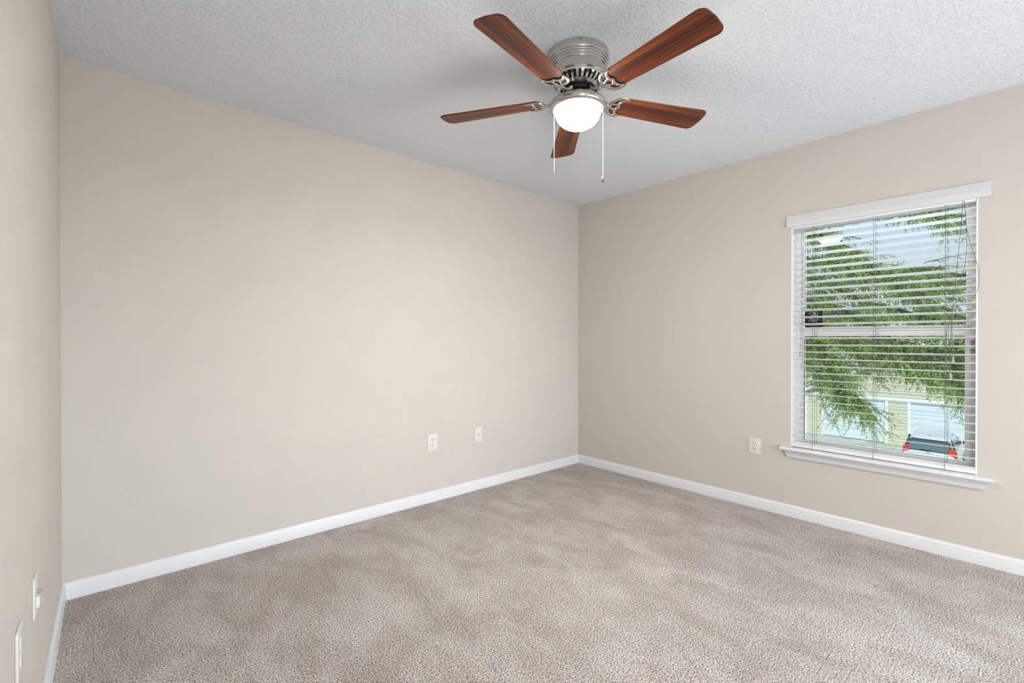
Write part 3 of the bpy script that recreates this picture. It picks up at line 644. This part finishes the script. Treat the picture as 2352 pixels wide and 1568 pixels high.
def slab(quad, off, t=0.012):                    # thin glass sheet lying just outside the greenhouse
    q = [Vector(p) for p in quad]; n = (q[1] - q[0]).cross(q[3] - q[0]).normalized() * 1.0
    if n.dot(Vector(off)) < 0: n = -n
    return MB().add([p + n * 0.004 for p in q] + [p + n * (0.004 + t) for p in q], [(0, 1, 2, 3), (4, 7, 6, 5), (0, 4, 5, 1), (1, 5, 6, 2), (2, 6, 7, 3), (3, 7, 4, 0)])
zb, zt = 1.02, 1.40
xb, _, hb = gh(zb); xt, _, ht = gh(zt)
slab([(xb, hb - .03, zb), (xb, -hb + .03, zb), (xt, -ht + .03, zt), (xt, ht - .03, zt)], (-1, 0, .5), 0.008).build('tailgate_frame', M['car_black'], car, smooth=None)
rw = slab([(xb - .012, hb - .12, zb + .02), (xb - .012, -hb + .12, zb + .02), (xt - .012, -ht + .10, zt - .03), (xt - .012, ht - .10, zt - .03)], (-1, 0, .5), 0.010).build('rear_window', M['car_glass'], car, smooth=None)
MB().tube([(xb - .05, -.10, zb + .05), (xb - .045, .25, zb + .06)], 0.012, 6).build('rear_wiper', M['car_black'], rw)
MB().add([(0.30, .56, 1.425), (0.30, -.56, 1.425), (0.62, -.55, 1.49), (0.62, .55, 1.49), (0.30, .56, 1.395), (0.30, -.56, 1.395), (0.62, -.55, 1.40), (0.62, .55, 1.40)],
         [(0, 1, 2, 3), (4, 7, 6, 5), (0, 4, 5, 1), (1, 5, 6, 2), (2, 6, 7, 3), (3, 7, 4, 0)]).build('spoiler', M['car_black'], car, smooth=None)
for s in (1, -1):
    def sp(x, z, d=0.006): return (x, s * (gh(z)[2] + d), z)
    for (a_, c_, d_, e_) in ((0.42, 0.66, 0.98, 0.86), (0.98, 0.98, 1.72, 1.66), (1.80, 1.74, 2.66, 2.20)):
        slab([sp(a_, 1.04), sp(d_, 1.04), sp(e_, 1.36), sp(c_ if c_ > a_ else a_ + .05, 1.36)], (0, s, 0), 0.006).build('side_window', M['car_glass'], car, smooth=None)
    MB().tube(smooth_path([sp(0.20, 1.06, .006), sp(0.34, 1.25, .006), sp(0.50, 1.40, .006), (0.9, s * .575, 1.475), (1.5, s * .575, 1.485), (2.15, s * .57, 1.47)], 5), 0.024, 8).build('roof_pillar', M['car_black'], car)
    tl = MB().add([(-.005, s * .575, .78), (0.045, s * .795, .78), (0.04, s * .78, 1.14), (0.03, s * .61, 1.17), (0.14, s * .56, .78), (0.30, s * .845, .78), (0.28, s * .825, 1.12), (0.16, s * .60, 1.18)],
                  [(0, 1, 2, 3), (4, 7, 6, 5), (0, 4, 5, 1), (1, 5, 6, 2), (2, 6, 7, 3), (3, 7, 4, 0)]).build('tail_light', M['taillight'], car, bevel=0.02, segs=3)
    MB().add([(-.013, s * .60, .85), (0.036, s * .775, .85), (0.034, s * .775, .90), (-.010, s * .60, .90), (.02, s * .60, .85), (0.06, s * .775, .85), (0.06, s * .775, .90), (.02, s * .60, .90)],
             [(0, 1, 2, 3), (4, 7, 6, 5), (0, 4, 5, 1), (1, 5, 6, 2), (2, 6, 7, 3), (3, 7, 4, 0)]).build('reversing_lens', M['lens_white'], tl, smooth=None)
    MB().add([(2.55, s * .80, 1.0), (2.55, s * 1.0, 1.02), (2.7, s * .98, 1.02), (2.7, s * .80, 1.0), (2.55, s * .80, 1.10), (2.55, s * 1.0, 1.14), (2.7, s * .98, 1.14), (2.7, s * .80, 1.10)],
             [(0, 1, 2, 3), (4, 7, 6, 5), (0, 4, 5, 1), (1, 5, 6, 2), (2, 6, 7, 3), (3, 7, 4, 0)]).build('door_mirror', M['car_black'], car, bevel=0.02)
    for xw in (0.72, 3.25):
        wh = MB(); n = 28; prof = [(0.20, -.09), (0.30, -.10), (0.315, -.07), (0.315, .07), (0.30, .10), (0.20, .09)]
        vs = [(xw + r_ * math.cos(2 * PI * k / n), s * .76 + y_, 0.315 + r_ * math.sin(2 * PI * k / n)) for r_, y_ in prof for k in range(n)]
        wh.add(vs, [(i * n + k, i * n + (k + 1) % n, (i + 1) * n + (k + 1) % n, (i + 1) * n + k) for i in range(5) for k in range(n)])
        wo_ = wh.build('wheel', M['tyre'], car)
        MB().prism([(xw + .205 * math.cos(2 * PI * k / 20), .315 + .205 * math.sin(2 * PI * k / 20)) for k in range(20)], 'y', s * .72, s * .835).build('rim', M['chrome'], wo_)
MB().tube([(0.02, .72, .56), (-.05, .6, .55), (-.07, 0, .55), (-.05, -.6, .55), (0.02, -.72, .56)], 0.09, 10).build('bumper', M['silver'], car)
lp = MB().box((-0.035, -.16, .72), (-0.012, .16, .88)).build('licence_plate', M['plate_car'], car, smooth=None)
MB().prism([(.03 * math.cos(2 * PI * k / 12), .80 + .03 * math.sin(2 * PI * k / 12)) for k in range(12)], 'x', -0.039, -0.034).build('orange_emblem', M['orange'], lp, smooth=None)
MB().tube([(0.5, 0, 1.53), (0.42, 0, 1.58), (0.40, 0, 1.585)], 0.02, 8).build('antenna', M['car_black'], car)
MB().box((-0.012, -.07, .955), (0.02, .07, .975)).build('badge', M['chrome'], car, smooth=None)

# ------------------------------------------------------------------ trees
def leaf(mb, p, d, L_, w_):
    d = d.normalized(); s = d.cross(Vector((rnd.uniform(-1, 1), rnd.uniform(-1, 1), rnd.uniform(-.3, 1)))).normalized() * w_
    mb.add([p, p + d * L_ * .45 + s, p + d * L_, p + d * L_ * .45 - s], [(0, 1, 2, 3)])
TO = (11.0, 3.3, gz(11))
tree = thing('shade_tree', 'leafy green tree whose branches hang across the view outside the window', 'tree', TO)
def tl_(mb): return to_local(mb, TO)
tl_(MB().tube(smooth_path([(11.0, 3.3, gz(11) - .05), (11.05, 3.25, -2.5), (10.9, 3.2, -.5), (10.8, 3.1, 1.2), (10.6, 2.9, 2.6), (10.4, 2.6, 3.6)], 6), [0.30 - 0.006 * i for i in range(31)], 14)).build('trunk', M['bark'], tree)
br_ = MB(); fol = MB()
limbs = [([(10.6, 2.9, 2.4), (10.0, 1.9, 3.5), (9.6, 0.9, 3.75), (9.3, 0.1, 3.35), (9.1, -0.6, 2.7), (8.9, -1.4, 2.05), (8.7, -2.3, 1.3)], .085),
         ([(10.7, 3.0, 1.9), (10.0, 1.9, 2.7), (9.6, 0.8, 2.7), (9.2, -0.4, 2.0), (9.0, -1.6, 1.55), (8.8, -2.8, 0.9)], .06),
         ([(10.8, 3.1, 1.3), (10.1, 2.0, 1.75), (9.7, 0.7, 1.55), (9.4, -0.5, 1.05), (9.2, -1.6, 0.55), (9.0, -2.4, .2)], .05),
         ([(10.8, 3.1, 1.0), (10.1, 1.9, 1.0), (9.8, .9, .7), (9.6, .3, .2), (9.5, -.1, -.1)], .035),
         ([(10.6, 2.8, 2.8), (9.9, 1.6, 3.0), (9.5, .6, 3.1), (9.2, -.4, 2.7), (9.0, -1.3, 2.6), (8.8, -2.2, 2.3)], .045),
         ([(10.7, 3.0, 1.6), (10.0, 1.7, 2.2), (9.7, .7, 2.1), (9.4, -.3, 1.6), (9.2, -1.2, 1.0), (9.1, -2.0, 1.1)], .04),
         ([(10.8, 3.1, 1.4), (10.1, 2.0, 1.5), (9.8, 1.3, 1.3), (9.6, 0.7, 1.0), (9.4, 0.2, 0.65)], .03),
         ([(10.8, 3.0, 1.2), (10.0, 1.6, 1.2), (9.6, 0.3, 1.2), (9.3, -0.5, 1.1), (9.1, -1.1, 0.95), (9.0, -1.6, 0.75)], .03),
         ([(10.5, 2.7, 3.2), (9.9, 1.7, 4.3), (9.6, .6, 4.5), (9.3, -.6, 4.2), (9.0, -1.8, 3.6), (8.8, -2.8, 3.0)], .05)]
for pts, r0 in limbs:
    path = smooth_path(pts, 8); m_ = len(path)
    br_.tube(path, [r0 * (1 - .8 * i / (m_ - 1)) + .006 for i in range(m_)], 8)
    for i in range(6, m_):
        for _ in range(3):
            p = path[i]; d = (path[i] - path[i - 1]).normalized() + Vector((rnd.uniform(-.9, .5), rnd.uniform(-.7, .4), rnd.uniform(-.55, .55)))
            ln = rnd.uniform(.5, 1.15); sub = [p]
            for q in range(6):
                d = (d.normalized() + Vector((rnd.uniform(-.25, .25), rnd.uniform(-.25, .25), rnd.uniform(-.34, .12)))).normalized(); sub.append(sub[-1] + d * ln / 6)
            br_.tube(sub, [.011 * (1 - .13 * q) for q in range(7)], 5)
            for q in range(1, 7):
                for _ in range(2):
                    d2 = (d + Vector((rnd.uniform(-1, 1), rnd.uniform(-1, 1), rnd.uniform(-.9, .5)))).normalized(); tw = [sub[q]]
                    l2 = rnd.uniform(.16, .34)
                    for k in range(4): tw.append(tw[-1] + (d2 + Vector((0, 0, -.1 * k))).normalized() * l2 / 4)
                    br_.tube(tw, .0028, 4, cap=False)
                    for k in range(1, 5):
                        for _ in range(3):
                            leaf(fol, tw[k] + Vector((rnd.uniform(-.02, .02), rnd.uniform(-.02, .02), rnd.uniform(-.02, .02))), d2 + Vector((rnd.uniform(-1, 1), rnd.uniform(-1, 1), rnd.uniform(-1, .6))), rnd.uniform(.040, .072), rnd.uniform(.0065, .0105))
tl_(br_).build('branches', M['bark'], tree, smooth=60)
tl_(fol).build('foliage', M['leaf'], tree, smooth=None)
def far_tree(label, x, y, h, r, n):
    z0 = GZ; t = thing('far_tree', label, 'tree', (x, y, z0), 0, 'trees beyond the garage')
    MB().tube([(0, 0, -.05), (.1, 0, h * .3), (0, .1, h * .6)], [.22, .18, .10], 10).build('trunk', M['bark'], t)
    f = MB()
    for _ in range(n):
        while True:
            q = Vector((rnd.uniform(-1, 1), rnd.uniform(-1, 1), rnd.uniform(-1, 1)))
            if .35 < q.length < 1: break
        k = .75 + .25 * math.sin(q.x * 7 + y) * math.cos(q.y * 6 + q.z * 5)
        leaf(f, Vector((q.x * r * k, q.y * r * k, h * .60 + q.z * h * .40 * k)), Vector((rnd.uniform(-1, 1), rnd.uniform(-1, 1), rnd.uniform(-1, 1))), rnd.uniform(.3, .55), rnd.uniform(.08, .15))
    f.build('foliage', M['leaf_far'], t, smooth=None)
far_tree('bright green rounded tree behind the garage roof, left of the others', 55, 13.5, 10.0, 4.0, 2600)
far_tree('bright green tree behind the garage roof, in the middle of the row', 58, 5.0, 13.0, 5.0, 2600)
far_tree('bright green tree beyond the house corner, farthest along the row', 50, -7.0, 9.5, 4.0, 2600)
